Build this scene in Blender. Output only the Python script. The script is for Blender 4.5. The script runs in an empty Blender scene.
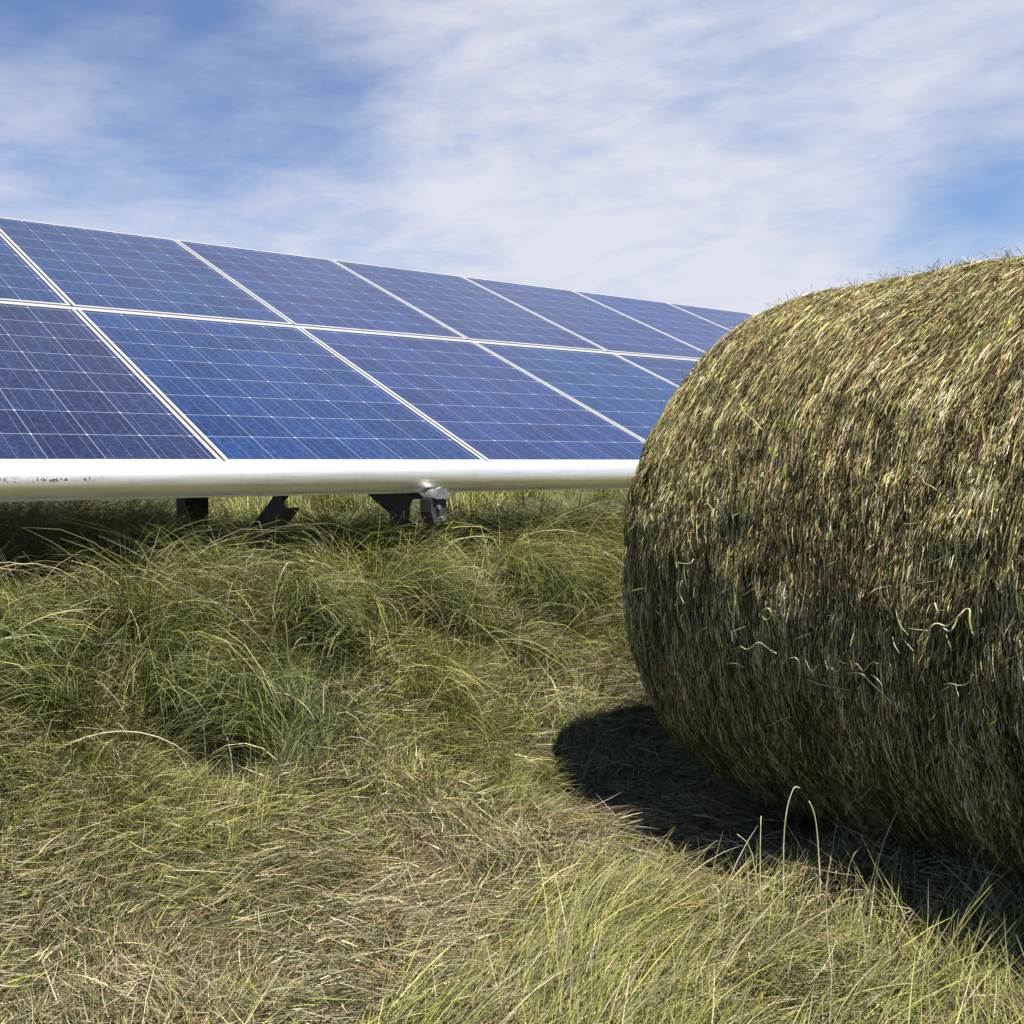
import bpy, math, random
import numpy as np
from mathutils import Vector, Matrix, noise as mnoise

rng = np.random.default_rng(11)
random.seed(5)
scene = bpy.context.scene
COL = scene.collection

# ------------------------------------------------------------------ camera
EYE = 0.89
F_PX = 1014.4
cam = bpy.data.cameras.new("camera")
cam.sensor_width = 36.0
cam.lens = F_PX / 1024.0 * 36.0
cam.shift_x = (512 - 290) / 1024.0
cam.clip_start = 0.05
cam.clip_end = 3000
camo = bpy.data.objects.new("camera", cam)
COL.objects.link(camo)
camo.location = (0, 0, EYE)
camo.rotation_euler = (math.radians(90 - 2.88), 0, 0)
scene.camera = camo
scene.render.resolution_x = 1024
scene.render.resolution_y = 1024
scene.cycles.diffuse_bounces = 2

# ------------------------------------------------------------------ frame of the array and the bale
E1 = Vector((0.8458, 0.5335, 0))          # along the row of panels
EH = Vector((-0.5335, 0.8458, 0))         # away from the viewer, up the slope of the panels
B0 = Vector((-0.1826, 2.853, EYE))        # a point of the lower panel edge
AX = Vector((-0.3546, 0.9350, 0))         # axis of the bale, pointing away
NX = Vector((0.9350, 0.3546, 0))
R_B = 0.656
L_B = 1.25
BALE_C = NX * 2.2 + AX * (1.945 - L_B / 2)  # centre of the bale on the ground
TILT = math.radians(26.1)
S_DIR = (-AX * 0.43 - NX * 0.01 + Vector((0, 0, 1))).normalized()

# ------------------------------------------------------------------ node helpers
def new_mat(name):
    m = bpy.data.materials.new(name)
    m.use_nodes = True
    m.node_tree.nodes.clear()
    return m, m.node_tree.nodes, m.node_tree.links

class NT:
    def __init__(s, tree):
        s.n = tree.nodes; s.l = tree.links
    def put(s, sock, v):
        if isinstance(v, bpy.types.NodeSocket): s.l.new(v, sock)
        else: sock.default_value = v
    def math(s, op, a, b=0.0, c=0.0, clamp=False):
        m = s.n.new('ShaderNodeMath'); m.operation = op; m.use_clamp = clamp
        s.put(m.inputs[0], a); s.put(m.inputs[1], b); s.put(m.inputs[2], c)
        return m.outputs[0]
    def mix(s, f, a, b, mode='MIX'):
        m = s.n.new('ShaderNodeMix'); m.data_type = 'RGBA'; m.blend_type = mode
        s.put(m.inputs[0], f)
        s.put(m.inputs[6], a if isinstance(a, bpy.types.NodeSocket) else (*a, 1))
        s.put(m.inputs[7], b if isinstance(b, bpy.types.NodeSocket) else (*b, 1))
        return m.outputs[2]
    def noise(s, vec, scale, detail=4, rough=.5, dist=0.0):
        t = s.n.new('ShaderNodeTexNoise')
        if vec is not None: s.l.new(vec, t.inputs['Vector'])
        t.inputs['Scale'].default_value = scale; t.inputs['Detail'].default_value = detail
        t.inputs['Roughness'].default_value = rough; t.inputs['Distortion'].default_value = dist
        return t
    def ramp(s, f, stops):
        r = s.n.new('ShaderNodeValToRGB')
        e = r.color_ramp.elements
        while len(e) > 1: e.remove(e[-1])
        e[0].position = stops[0][0]; e[0].color = (*stops[0][1], 1)
        for p, c in stops[1:]:
            k = e.new(p); k.color = (*c, 1)
        s.l.new(f, r.inputs[0]); return r.outputs[0]
    def mapping(s, vec, scale=(1, 1, 1), loc=(0, 0, 0), rot=(0, 0, 0)):
        m = s.n.new('ShaderNodeMapping')
        s.l.new(vec, m.inputs[0])
        m.inputs['Scale'].default_value = scale; m.inputs['Location'].default_value = loc
        m.inputs['Rotation'].default_value = rot
        return m.outputs[0]
    def bump(s, h, strength, distance):
        b = s.n.new('ShaderNodeBump'); b.inputs['Strength'].default_value = strength
        b.inputs['Distance'].default_value = distance; s.l.new(h, b.inputs['Height']); return b.outputs[0]

# ------------------------------------------------------------------ sky
SKY_STRENGTH = 0.05
world = bpy.data.worlds.new("World")
scene.world = world
world.use_nodes = True
wt = world.node_tree
wt.nodes.clear()
W = NT(wt)
sky = wt.nodes.new('ShaderNodeTexSky')
sky.sky_type = 'NISHITA'
sky.sun_disc = False
sky.sun_elevation = math.asin(S_DIR.z)
sky.sun_rotation = math.atan2(S_DIR.x, S_DIR.y)
sky.air_density = 1.0; sky.dust_density = 0.3; sky.ozone_density = 2.2
tc = wt.nodes.new('ShaderNodeTexCoord')
gen = tc.outputs['Generated']
v1 = W.mapping(gen, scale=(1.0, 1.0, 1.9), rot=(0, math.radians(14), 0))
n1 = W.noise(v1, 2.4, 8, .54, .25).outputs[0]
n2 = W.noise(W.mapping(gen, scale=(1.5, 1.5, 5.0), loc=(3.1, 1.7, .4), rot=(0, math.radians(24), 0)), 9.0, 7, .62, .4).outputs[0]
def sky_dir(px, py):
    p = math.radians(2.88); x = px - 290; y = 512 - py; z = F_PX
    return Vector((x, y * math.sin(p) + z * math.cos(p), y * math.cos(p) - z * math.sin(p))).normalized()
def lobe(px, py, deg, amp):
    d = sky_dir(px, py)
    vd = wt.nodes.new('ShaderNodeVectorMath'); vd.operation = 'DOT_PRODUCT'
    nrm = wt.nodes.new('ShaderNodeVectorMath'); nrm.operation = 'NORMALIZE'
    wt.links.new(gen, nrm.inputs[0]); wt.links.new(nrm.outputs[0], vd.inputs[0]); vd.inputs[1].default_value = d
    k = 1.0 / (1 - math.cos(math.radians(deg)))
    e = W.math('EXPONENT', W.math('MULTIPLY', W.math('SUBTRACT', vd.outputs['Value'], 1.0), k))
    return W.math('MULTIPLY', e, amp)
cov = W.math('ADD', W.math('MULTIPLY', n1, 0.88), W.math('MULTIPLY', n2, 0.14))
for a in [(60, 0, 10, -.33), (270, 70, 7, -.19), (420, -40, 6, -.06), (1010, 190, 3.5, -.24), (900, 235, 3.5, -.16), (760, 280, 3, -.08),
          (860, 90, 9, .13), (560, 200, 10, .06), (150, 190, 8, .08), (640, 60, 6, .03)] :
    cov = W.math('ADD', cov, lobe(*a))
sz = wt.nodes.new('ShaderNodeSeparateXYZ'); wt.links.new(gen, sz.inputs[0])
cov = W.math('ADD', cov, W.math('MULTIPLY', W.math('SUBTRACT', 1.0, W.math('MULTIPLY', sz.outputs[2], 3.6), clamp=True), .15))
# unseen sky behind the viewer and overhead kept clear to cut the fill light
vd = wt.nodes.new('ShaderNodeVectorMath'); vd.operation = 'DOT_PRODUCT'; wt.links.new(gen, vd.inputs[0]); vd.inputs[1].default_value = (0, -.82, .57)
cov = W.math('SUBTRACT', cov, W.math('MULTIPLY', W.math('ADD', vd.outputs['Value'], .25, clamp=True), .9))
cover = wt.nodes.new('ShaderNodeMapRange'); cover.interpolation_type = 'SMOOTHSTEP'
wt.links.new(cov, cover.inputs[0])
cover.inputs[1].default_value = 0.20; cover.inputs[2].default_value = 0.64
cover.inputs[3].default_value = 0.02; cover.inputs[4].default_value = 0.95
ccol = W.ramp(W.math('ADD', W.math('MULTIPLY', n2, .6), W.math('MULTIPLY', n1, .5)), [(.40, (5.4, 6.0, 7.5)), (.60, (7.0, 7.1, 7.9))])
skyc = W.mix(1.0, sky.outputs[0], (.86, 1.0, 1.24), 'MULTIPLY')
mixsky = W.mix(cover.outputs[0], skyc, ccol)
bg = wt.nodes.new('ShaderNodeBackground')
bg.inputs[1].default_value = SKY_STRENGTH
wt.links.new(mixsky, bg.inputs[0])
wo = wt.nodes.new('ShaderNodeOutputWorld')
wt.links.new(bg.outputs[0], wo.inputs[0])

# ------------------------------------------------------------------ sun, exposure
sun = bpy.data.lights.new("sun", 'SUN')
sun.energy = 5.0
sun.angle = math.radians(0.53)
sun.color = (1.0, 0.935, 0.81)
suno = bpy.data.objects.new("sun", sun)
COL.objects.link(suno)
suno.rotation_euler = S_DIR.to_track_quat('Z', 'Y').to_euler()
scene.view_settings.view_transform = 'Standard'
scene.view_settings.look = 'None'
scene.view_settings.exposure = 1.14
scene.view_settings.gamma = 1.0
scene.view_settings.use_curve_mapping = False

# ------------------------------------------------------------------ object helpers
def tag(o, label=None, cat=None, group=None, kind=None):
    if label: o['label'] = label
    if cat: o['category'] = cat
    if group: o['group'] = group
    if kind: o['kind'] = kind
    return o

def empty(name, loc=(0, 0, 0)):
    o = bpy.data.objects.new(name, None); COL.objects.link(o); o.location = loc
    o.empty_display_size = .1
    return o

def mesh_obj(name, verts, faces, mat, parent=None, smooth=False):
    me = bpy.data.meshes.new(name)
    me.from_pydata([tuple(v) for v in verts], [], faces)
    me.update()
    if smooth: me.polygons.foreach_set('use_smooth', [True] * len(me.polygons))
    me.materials.append(mat)
    o = bpy.data.objects.new(name, me); COL.objects.link(o)
    if parent: o.parent = parent
    return o

class MB:
    def __init__(s): s.v = []; s.f = []
    def box(s, c, ax, ay, az):
        """box with centre c and half-extent vectors"""
        b = len(s.v)
        for k in (-1, 1):
            for j in (-1, 1):
                for i in (-1, 1): s.v.append(Vector(c) + Vector(ax) * i + Vector(ay) * j + Vector(az) * k)
        s.f += [tuple(b + i for i in q) for q in ((0, 2, 3, 1), (4, 5, 7, 6), (0, 1, 5, 4), (2, 6, 7, 3), (0, 4, 6, 2), (1, 3, 7, 5))]
    def prism(s, prof, org, ux, uy, uz, z0, z1, cap=True):
        b = len(s.v); n = len(prof)
        for z in (z0, z1):
            for p in prof: s.v.append(Vector(org) + Vector(ux) * p[0] + Vector(uy) * p[1] + Vector(uz) * z)
        for i in range(n):
            j = (i + 1) % n
            s.f.append((b + i, b + j, b + n + j, b + n + i))
        if cap:
            s.f.append(tuple(b + i for i in reversed(range(n)))); s.f.append(tuple(b + n + i for i in range(n)))
    def tube(s, pts, rad, n=8):
        b = len(s.v); pts = [Vector(p) for p in pts]
        for i, p in enumerate(pts):
            d = (pts[min(i + 1, len(pts) - 1)] - pts[max(i - 1, 0)]).normalized()
            u = d.orthogonal().normalized() if i == 0 else (u - d * u.dot(d)).normalized()
            w = d.cross(u)
            r = rad[i] if isinstance(rad, (list, tuple)) else rad
            for k in range(n):
                a = 2 * math.pi * k / n
                s.v.append(p + u * math.cos(a) * r + w * math.sin(a) * r)
        for i in range(len(pts) - 1):
            for k in range(n):
                k2 = (k + 1) % n
                s.f.append((b + i * n + k, b + i * n + k2, b + (i + 1) * n + k2, b + (i + 1) * n + k))
        s.f.append(tuple(b + k for k in reversed(range(n)))); s.f.append(tuple(b + (len(pts) - 1) * n + k for k in range(n)))
    def build(s, name, mat, parent=None, smooth=False): return mesh_obj(name, s.v, s.f, mat, parent, smooth)

# ------------------------------------------------------------------ smooth pseudo-noise in numpy
class SN:
    def __init__(s, seed, scale, octs=3):
        r = np.random.default_rng(seed); s.w = []
        for o in range(octs):
            for k in range(7):
                a = r.uniform(0, 2 * np.pi); f = 2 * np.pi / scale * (2 ** o) * r.uniform(.6, 1.4)
                s.w.append((f * np.cos(a), f * np.sin(a), r.uniform(0, 6.28), .5 ** o))
        s.nrm = math.sqrt(sum(w[3] ** 2 for w in s.w) / 2)
    def __call__(s, x, y):
        t = 0
        for a, b, p, m in s.w: t = t + m * np.sin(a * x + b * y + p)
        return t / s.nrm
def sstep(a, b, x):
    t = np.clip((x - a) / (b - a), 0, 1); return t * t * (3 - 2 * t)

nt1 = SN(1, 1.3); nt2 = SN(2, .35); nt3 = SN(3, 3.0)
def beam_s(x, y):            # distance in front of the lower panel edge
    return (x - B0.x) * (-EH.x) + (y - B0.y) * (-EH.y)
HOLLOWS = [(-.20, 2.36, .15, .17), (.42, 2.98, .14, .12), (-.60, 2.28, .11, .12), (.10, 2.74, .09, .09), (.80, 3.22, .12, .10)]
def terrain(x, y):
    s = beam_s(x, y)
    z = 0.52 * sstep(.92, -0.05, s) - .13 * sstep(-.35, -.9, s) + .36 * sstep(-2.6, -4.8, s)
    for hx, hy, hr, hd in HOLLOWS: z = z - hd * np.exp(-((x - hx) ** 2 + (y - hy) ** 2) / hr ** 2)
    al = x * AX.x + y * AX.y; ac = x * NX.x + y * NX.y
    z = z + .15 * sstep(1.85, 1.05, al) * sstep(1.15, 1.75, ac) * sstep(4.5, 3.2, ac)
    amp = sstep(7, 3, np.hypot(x, y))
    dB = np.abs((x - BALE_C.x) * NX.x + (y - BALE_C.y) * NX.y)
    flat = sstep(.5, 1.0, dB)
    z = z + (nt1(x, y) * .014 + nt2(x, y) * .006) * flat * (0.3 + .7 * amp) + nt3(x, y) * .01 * flat
    return z

# ------------------------------------------------------------------ ground
m_ground, gn, gl = new_mat('soil_and_thatch')
G = NT(m_ground.node_tree)
gt = gn.new('ShaderNodeTexCoord')
ga = G.noise(gt.outputs['Object'], 6, 8, .65).outputs[0]
gb = G.noise(gt.outputs['Object'], 90, 4, .7).outputs[0]
gc = G.ramp(ga, [(.3, (.030, .027, .014)), (.5, (.060, .058, .024)), (.7, (.085, .075, .040))])
gc = G.mix(G.math('MULTIPLY', gb, .6), gc, (.09, .10, .035))
bs = gn.new('ShaderNodeBsdfPrincipled'); bs.inputs['Roughness'].default_value = 1
gl.new(gc, bs.inputs['Base Color']); gl.new(G.bump(gb, .8, .02), bs.inputs['Normal'])
mo = gn.new('ShaderNodeOutputMaterial'); gl.new(bs.outputs[0], mo.inputs[0])

def axis_pts(lo, hi, step, far):
    c = list(np.arange(lo, hi, step))
    d = step; x = hi; r = []
    while x < far: r.append(x); d *= 1.25; x += d
    d = step; x = lo; l = []
    while x > -far: d *= 1.25; x -= d; l.append(x)
    return np.array(l[::-1] + c + r)
gx = axis_pts(-3.5, 5.0, .04, 900); gy = axis_pts(-.5, 7.5, .04, 900)
GX, GY = np.meshgrid(gx, gy)
GZ = terrain(GX, GY)
nx, ny = len(gx), len(gy)
vv = np.stack([GX.ravel(), GY.ravel(), GZ.ravel()], 1)
ii = np.arange(ny - 1)[:, None] * nx + np.arange(nx - 1)[None, :]
ff = np.stack([ii, ii + 1, ii + 1 + nx, ii + nx], -1).reshape(-1, 4)

def fast_mesh(name, verts, quads, mat, cols=None, smooth=True, parent=None):
    me = bpy.data.meshes.new(name)
    nv, nf = len(verts), len(quads)
    me.vertices.add(nv); me.vertices.foreach_set('co', verts.astype(np.float32).ravel())
    me.loops.add(nf * 4); me.loops.foreach_set('vertex_index', quads.astype(np.int32).ravel())
    me.polygons.add(nf)
    me.polygons.foreach_set('loop_start', np.arange(0, nf * 4, 4, dtype=np.int32))
    me.polygons.foreach_set('use_smooth', np.full(nf, smooth))
    me.update(calc_edges=True)
    if cols is not None:
        at = me.color_attributes.new('tint', 'FLOAT_COLOR', 'POINT')
        c4 = np.ones((nv, 4), np.float32); c4[:, :3] = cols
        at.data.foreach_set('color', c4.ravel())
    me.materials.append(mat)
    o = bpy.data.objects.new(name, me); COL.objects.link(o)
    if parent: o.parent = parent
    return o
tag(fast_mesh('ground', vv, ff, m_ground), kind='structure')

# ------------------------------------------------------------------ blade material
def blade_mat(name, transl, rough=.6, spec=.25):
    m, n, l = new_mat(name)
    T = NT(m.node_tree)
    at = n.new('ShaderNodeAttribute'); at.attribute_name = 'tint'
    p = n.new('ShaderNodeBsdfPrincipled'); p.inputs['Roughness'].default_value = rough
    p.inputs['Specular IOR Level'].default_value = spec
    l.new(at.outputs['Color'], p.inputs['Base Color'])
    tr = n.new('ShaderNodeBsdfTranslucent')
    l.new(T.mix(1.0, at.outputs['Color'], (1.0, 1.1, .55), 'MULTIPLY'), tr.inputs[0])
    mx = n.new('ShaderNodeMixShader'); mx.inputs[0].default_value = transl
    l.new(p.outputs[0], mx.inputs[1]); l.new(tr.outputs[0], mx.inputs[2])
    o = n.new('ShaderNodeOutputMaterial'); l.new(mx.outputs[0], o.inputs[0])
    return m
m_blade = blade_mat('grass_blade', .28)
m_straw = blade_mat('dry_straw', .12, .7, .15)

# ------------------------------------------------------------------ blades: vectorised bent ribbons
def blades(base, length, az, th0, th1, width, seg=4, wob=0.15, az_drift=None):
    """base Nx3; lean angle from vertical goes th0 -> th1 along the blade, heading az"""
    N = len(base)
    P = np.zeros((N, seg + 1, 3)); P[:, 0] = base
    a = az.copy()
    dr = rng.normal(0, wob, N) if az_drift is None else az_drift
    A = [a]
    for k in range(seg):
        t = (k + .5) / seg
        th = th0 + (th1 - th0) * t
        d = np.stack([np.cos(a) * np.sin(th), np.sin(a) * np.sin(th), np.cos(th)], 1)
        P[:, k + 1] = P[:, k] + d * (length / seg)[:, None]
        a = a + dr; A.append(a)
    tw = rng.uniform(-1.1, 1.1, N)
    V = np.zeros((N, seg + 1, 2, 3))
    for k in range(seg + 1):
        ak = A[k]
        side = np.stack([-np.sin(ak) * np.cos(tw), np.cos(ak) * np.cos(tw), np.sin(tw)], 1)
        w = width * (1.0, .95, .8, .55, .12)[min(4, int(round(4 * k / seg)))] * .5
        V[:, k, 0] = P[:, k] + side * w[:, None]
        V[:, k, 1] = P[:, k] - side * w[:, None]
    return V
def ribbons_to_mesh(V):
    N, K = V.shape[:2]
    verts = V.reshape(-1, 3)
    b = (np.arange(N) * K * 2)[:, None] + (np.arange(K - 1) * 2)[None, :]
    q = np.stack([b, b + 1, b + 3, b + 2], -1).reshape(-1, 4)
    return verts, q
def make_blades(name, V, col, mat, parent=None, shade=None):
    verts, q = ribbons_to_mesh(V)
    K = V.shape[1]
    c = np.repeat(col, K * 2, axis=0)
    return fast_mesh(name, verts, q, mat, c, True, parent)

def in_bale(x, y, z, pad=0.0):
    u = (x - BALE_C.x) * NX.x + (y - BALE_C.y) * NX.y
    v = (x - BALE_C.x) * AX.x + (y - BALE_C.y) * AX.y
    return (np.abs(v) < L_B / 2 + pad) & (np.hypot(u, z - R_B) < R_B + pad)

def scatter(n, xr, yr, fov=True):
    x = rng.uniform(*xr, n); y = rng.uniform(*yr, n)
    if fov:
        # density falls with distance; a wide margin round the view is kept
        k = (x / np.maximum(y, .1) > -.62) & (x / np.maximum(y, .1) < 1.05)
        x, y = x[k], y[k]
        keep = rng.random(len(x)) < np.clip(3.2 / np.hypot(x, y), 0, 1) ** 1.3
        x, y = x[keep], y[keep]
    return x, y

PAL = {
    'green': np.array([(.075, .115, .030), (.100, .145, .035), (.140, .180, .045), (.060, .095, .030)]),
    'lime': np.array([(.240, .265, .060), (.300, .310, .080), (.190, .225, .050), (.340, .330, .120)]),
    'straw': np.array([(.330, .290, .170), (.270, .240, .150), (.400, .360, .240), (.220, .190, .110)]),
    'grey': np.array([(.210, .182, .130), (.280, .250, .190), (.150, .125, .080), (.350, .320, .250)]),
    'sage': np.array([(.150, .180, .090), (.200, .220, .125), (.260, .270, .170), (.115, .145, .070)]),
    'deep': np.array([(.022, .026, .010), (.035, .032, .014), (.016, .022, .008), (.045, .050, .018)]),  # near-black: scattered dark blades, and shade painted into the hollows
    'rust': np.array([(.180, .100, .045), (.140, .085, .045), (.230, .140, .070), (.110, .070, .040)]),
}
KEYS = list(PAL)
def colours(wts):
    """wts: dict name -> per-blade weight array"""
    ks = list(wts); M = np.stack([wts[k] for k in ks], 1); M = M / M.sum(1, keepdims=True)
    c = M.cumsum(1); r = rng.random(len(M))[:, None]
    idx = (r > c).sum(1).clip(0, len(ks) - 1)
    out = np.zeros((len(M), 3)); pick = rng.integers(0, 4, len(M))
    for i, k in enumerate(ks):
        mk = idx == i; out[mk] = PAL[k][pick[mk]]
    return out * np.array([.87, .84, .80]) * np.clip(np.exp(rng.normal(-.05, .42, len(M))), .3, 2.2)[:, None]

fa = SN(10, .9); fb = SN(11, .45); fc = SN(12, 1.6); fd = SN(13, .25); fe = SN(14, .6)
def lime_zone(x, y):         # long lodged tussock at the lower right
    return sstep(-.16, .18, (x - .17) - (y - 1.55) * .85 + fb(x, y) * .10) * sstep(1.98, 1.62, y + (x - .8) * .50 + fd(x, y) * .06)
def clump(x, y, cx, cy, r): return np.exp(-((x - cx) ** 2 + (y - cy) ** 2) / r ** 2)

# --- (1) flattened hay litter over the mown ground
x, y = scatter(900000, (-2.6, 4.2), (.95, 6.5))
s = beam_s(x, y)
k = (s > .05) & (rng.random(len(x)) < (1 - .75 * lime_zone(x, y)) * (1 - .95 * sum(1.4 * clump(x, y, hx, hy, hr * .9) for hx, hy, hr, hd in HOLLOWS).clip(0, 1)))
x, y, s = x[k], y[k], s[k]
N = len(x); print('litter', N)
z = terrain(x, y)
lift = rng.uniform(.002, .05, N) * (1 + .5 * fe(x, y)).clip(.4, 2.2)
base = np.stack([x, y, z + lift], 1)
length = rng.uniform(.025, .095, N) * np.where(rng.random(N) < .06, 1.8, 1)
flow = fa(x, y) * 1.3 + .3
az = np.where(rng.random(N) < .6, flow + rng.normal(0, .45, N), rng.uniform(0, 6.28, N))
th0 = rng.normal(1.42, .16, N); th1 = th0 + rng.normal(.18, .22, N)
width = rng.uniform(.0008, .0019, N)
V = blades(base, length, az, th0, th1, width, 3, .12)
g = (.5 + .5 * fb(x, y)).clip(0.02, 1)
band = sstep(.95, .62, s)
brown = clump(x, y, .15, 2.35, .35) + .6 * clump(x, y, -.25, 2.3, .3)
col = colours({'grey': .46 + .0 * x, 'straw': .50 + 0 * x, 'sage': .14 + .25 * g, 'lime': .08 + .75 * band * g, 'rust': .16 + .35 * brown + .2 * (fe(x + 2, y) > .7), 'green': .04 + .16 * band, 'deep': .16 + sum(3 * clump(x, y, hx, hy, hr) for hx, hy, hr, hd in HOLLOWS) + .35 * (fd(x, y) > .8)})  # extra deep inside the hollows paints their shade into the litter colour
k = ~in_bale(V[:, 2, 0, 0], V[:, 2, 0, 1], V[:, 2, 0, 2], .01)
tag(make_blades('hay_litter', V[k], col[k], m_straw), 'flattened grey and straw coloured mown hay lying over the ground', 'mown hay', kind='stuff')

# --- (2) short regrowth standing out of the litter
x, y = scatter(230000, (-2.6, 4.2), (.95, 6.5))
s = beam_s(x, y)
greenish = (.45 * (fb(x + 3, y) > .1) + .75 * sstep(.95, .6, s) * (fe(x, y) > -.6) + 1.2 * clump(x, y, .38, 2.66, .20) + 1.1 * clump(x, y, .04, 2.45, .13) + .6 * clump(x, y, -.42, 2.2, .25) + .12)
k = (s > .0) & (rng.random(len(x)) < greenish)
x, y, s = x[k], y[k], s[k]
N = len(x); print('regrowth', N)
base = np.stack([x, y, terrain(x, y)], 1)
length = rng.uniform(.03, .085, N) * (1 + .7 * sstep(.9, .4, s)) * (1 + .8 * clump(x, y, .38, 2.66, .2) + .8 * clump(x, y, .04, 2.45, .13))
az = fa(x, y) * 1.2 + .2 + rng.normal(0, .8, N)
th0 = np.abs(rng.normal(.35, .3, N)); th1 = th0 + rng.uniform(.3, 1.5, N)
V = blades(base, length, az, th0, th1, rng.uniform(.0010, .0024, N), 4)
cl = clump(x, y, .04, 2.45, .12)
col = colours({'deep': .08 + 2 * cl, 'green': .20 + 3.5 * cl + 0 * x, 'lime': .50 + 0 * x + 3 * clump(x, y, .38, 2.66, .22) + 1.5 * clump(x, y, -.42, 2.2, .3), 'sage': .3 + 0 * x, 'straw': .2 + 0 * x, 'grey': .12 + 0 * x})
k = ~in_bale(V[:, 3, 0, 0], V[:, 3, 0, 1], V[:, 3, 0, 2], .01)
tag(make_blades('short_grass', V[k], col[k], m_blade), 'short green regrowth standing between the mown hay', 'grass', kind='stuff')

# tufts: blades that share a heading and a lean, as lodged grass does
def tufts(nt, xr, yr, zone, per, rad, head, hspread, len_rng, th0m, th1m, w):
    tx, ty = scatter(nt, xr, yr)
    k = rng.random(len(tx)) < zone(tx, ty)
    tx, ty = tx[k], ty[k]
    T = len(tx); cnt = rng.integers(per[0], per[1], T)
    ti = np.repeat(np.arange(T), cnt); N = len(ti)
    hz = head(tx, ty) + rng.normal(0, hspread, T)
    tl = rng.uniform(*len_rng, T); t0 = np.abs(rng.normal(th0m[0], th0m[1], T)); t1 = rng.uniform(*th1m, T)
    rr = rad * np.sqrt(rng.random(N)); aa = rng.uniform(0, 6.28, N)
    x = tx[ti] + rr * np.cos(aa); y = ty[ti] + rr * np.sin(aa)
    L = tl[ti] * rng.uniform(.55, 1.12, N)
    az = hz[ti] + rng.normal(0, .30, N)
    th0 = np.abs(t0[ti] + rng.normal(0, .20, N)); th1 = t0[ti] + t1[ti] + rng.normal(0, .28, N)
    tone = rng.normal(0, 1, T)[ti]
    return x, y, L, az, th0, th1, rng.uniform(*w, N), tone

# --- (2b) fresh green and yellow green tussocks on the mown slope
def spot(cx, cy, r): return lambda a, b: clump(a, b, cx, cy, r) * (np.hypot(a - cx, b - cy) < 2 * r)
fv, fcl = [], []
for cx_, cy_, r_, nt_, ln_, pal in ((.38, 2.66, .20, 11000, (.05, .13), {'lime': .8, 'green': .1, 'straw': .25, 'sage': .2}), (.03, 2.42, .10, 22000, (.05, .13), {'green': .7, 'deep': .5, 'sage': .3}),
                                    (-.42, 2.18, .24, 5000, (.05, .11), {'lime': .9, 'sage': .3, 'straw': .2}), (-.05, 2.12, .16, 2500, (.05, .10), {'lime': .8, 'sage': .3}),
                                    (.80, 2.72, .10, 7000, (.05, .11), {'sage': .6, 'lime': .4, 'straw': .3}), (.62, 2.42, .12, 4000, (.05, .10), {'sage': .5, 'lime': .4, 'straw': .5}),
                                    (.72, 2.02, .10, 5000, (.05, .10), {'straw': .6, 'lime': .5})):
    x, y, L, az, th0, th1, wd, tone = tufts(nt_, (-1.2, 1.6), (1.6, 3.4), spot(cx_, cy_, r_), (10, 24), .03, lambda a, b: .5 + fa(a, b), .9, ln_, (.32, .22), (.4, 1.4), (.0010, .0023))
    fv.append(blades(np.stack([x, y, terrain(x, y)], 1), L, az, th0, th1, wd, 5, .06))
    fcl.append(colours({k_: np.full(len(x), v_) for k_, v_ in pal.items()}))
V = np.concatenate(fv); col = np.concatenate(fcl); print('tussocks', len(V))
tag(make_blades('fresh_grass', V, col, m_blade), 'fresh green and yellow green grass tufts on the mown slope below the bank', 'grass', kind='stuff')

# --- (3) long lodged yellow green grass at the lower right
x, y, L, az, th0, th1, wd, tone = tufts(8600, (-.3, 3.2), (.85, 2.4), lime_zone, (12, 34), .045, lambda a, b: .45 + .40 * fa(a, b), .40, (.08, .26), (1.05, .25), (.3, .75), (.0009, .0023))
N = len(x); print('lime', N)
base = np.stack([x, y, terrain(x, y)], 1)
V = blades(base, L, az, th0, th1, wd, 5, .06)
col = colours({'deep': .10 + 0 * x, 'lime': .66 + 0 * x, 'straw': .24 + .3 * (tone > .8), 'sage': .18 + 0 * x, 'green': .10 + .35 * (tone < -.9), 'grey': .10 + .1 * (tone > 1.2), 'rust': .03 + 0 * x})
k = ~in_bale(V[:, 4, 0, 0], V[:, 4, 0, 1], V[:, 4, 0, 2], .0)
tag(make_blades('lodged_grass', V[k], col[k], m_blade), 'long yellow green grass bent over in front of the hay bale', 'grass', kind='stuff')

# --- (4) tall uncut grass on the bank under the panels
def hollow_f(x, y):
    return (sum(1.5 * clump(x, y, hx, hy, hr) for hx, hy, hr, hd in HOLLOWS)
            + .9 * sstep(.55, 1.2, fe(x * 1.5, y * 1.5 + 2)) + .6 * sstep(.8, 1.4, fd(x * .8, y)))
def tall_zone(x, y):
    s = beam_s(x, y)
    return sstep(.60, .28, s + .07 * fb(x, y)) * (1 - .93 * hollow_f(x, y).clip(0, 1)) * (s > -3.2) * np.where(s < -1.0, .6, 1)
x, y, L, az, th0, th1, wd, tone = tufts(40000, (-3.2, 5.2), (1.9, 7.0), tall_zone, (12, 34), .04, lambda a, b: -.9 + 2.4 * fa(a + 7, b), .9, (.18, .50), (.48, .32), (.6, 2.3), (.0009, .0023))
s = beam_s(x, y)
N = len(x); print('tall', N)
mound = (.62 + .25 * fb(x, y) + .14 * fd(x, y)).clip(.25, 1.1)
low = clump(x, y, -.66, 2.75, .30) + clump(x, y, -1.0, 2.5, .3)
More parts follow.
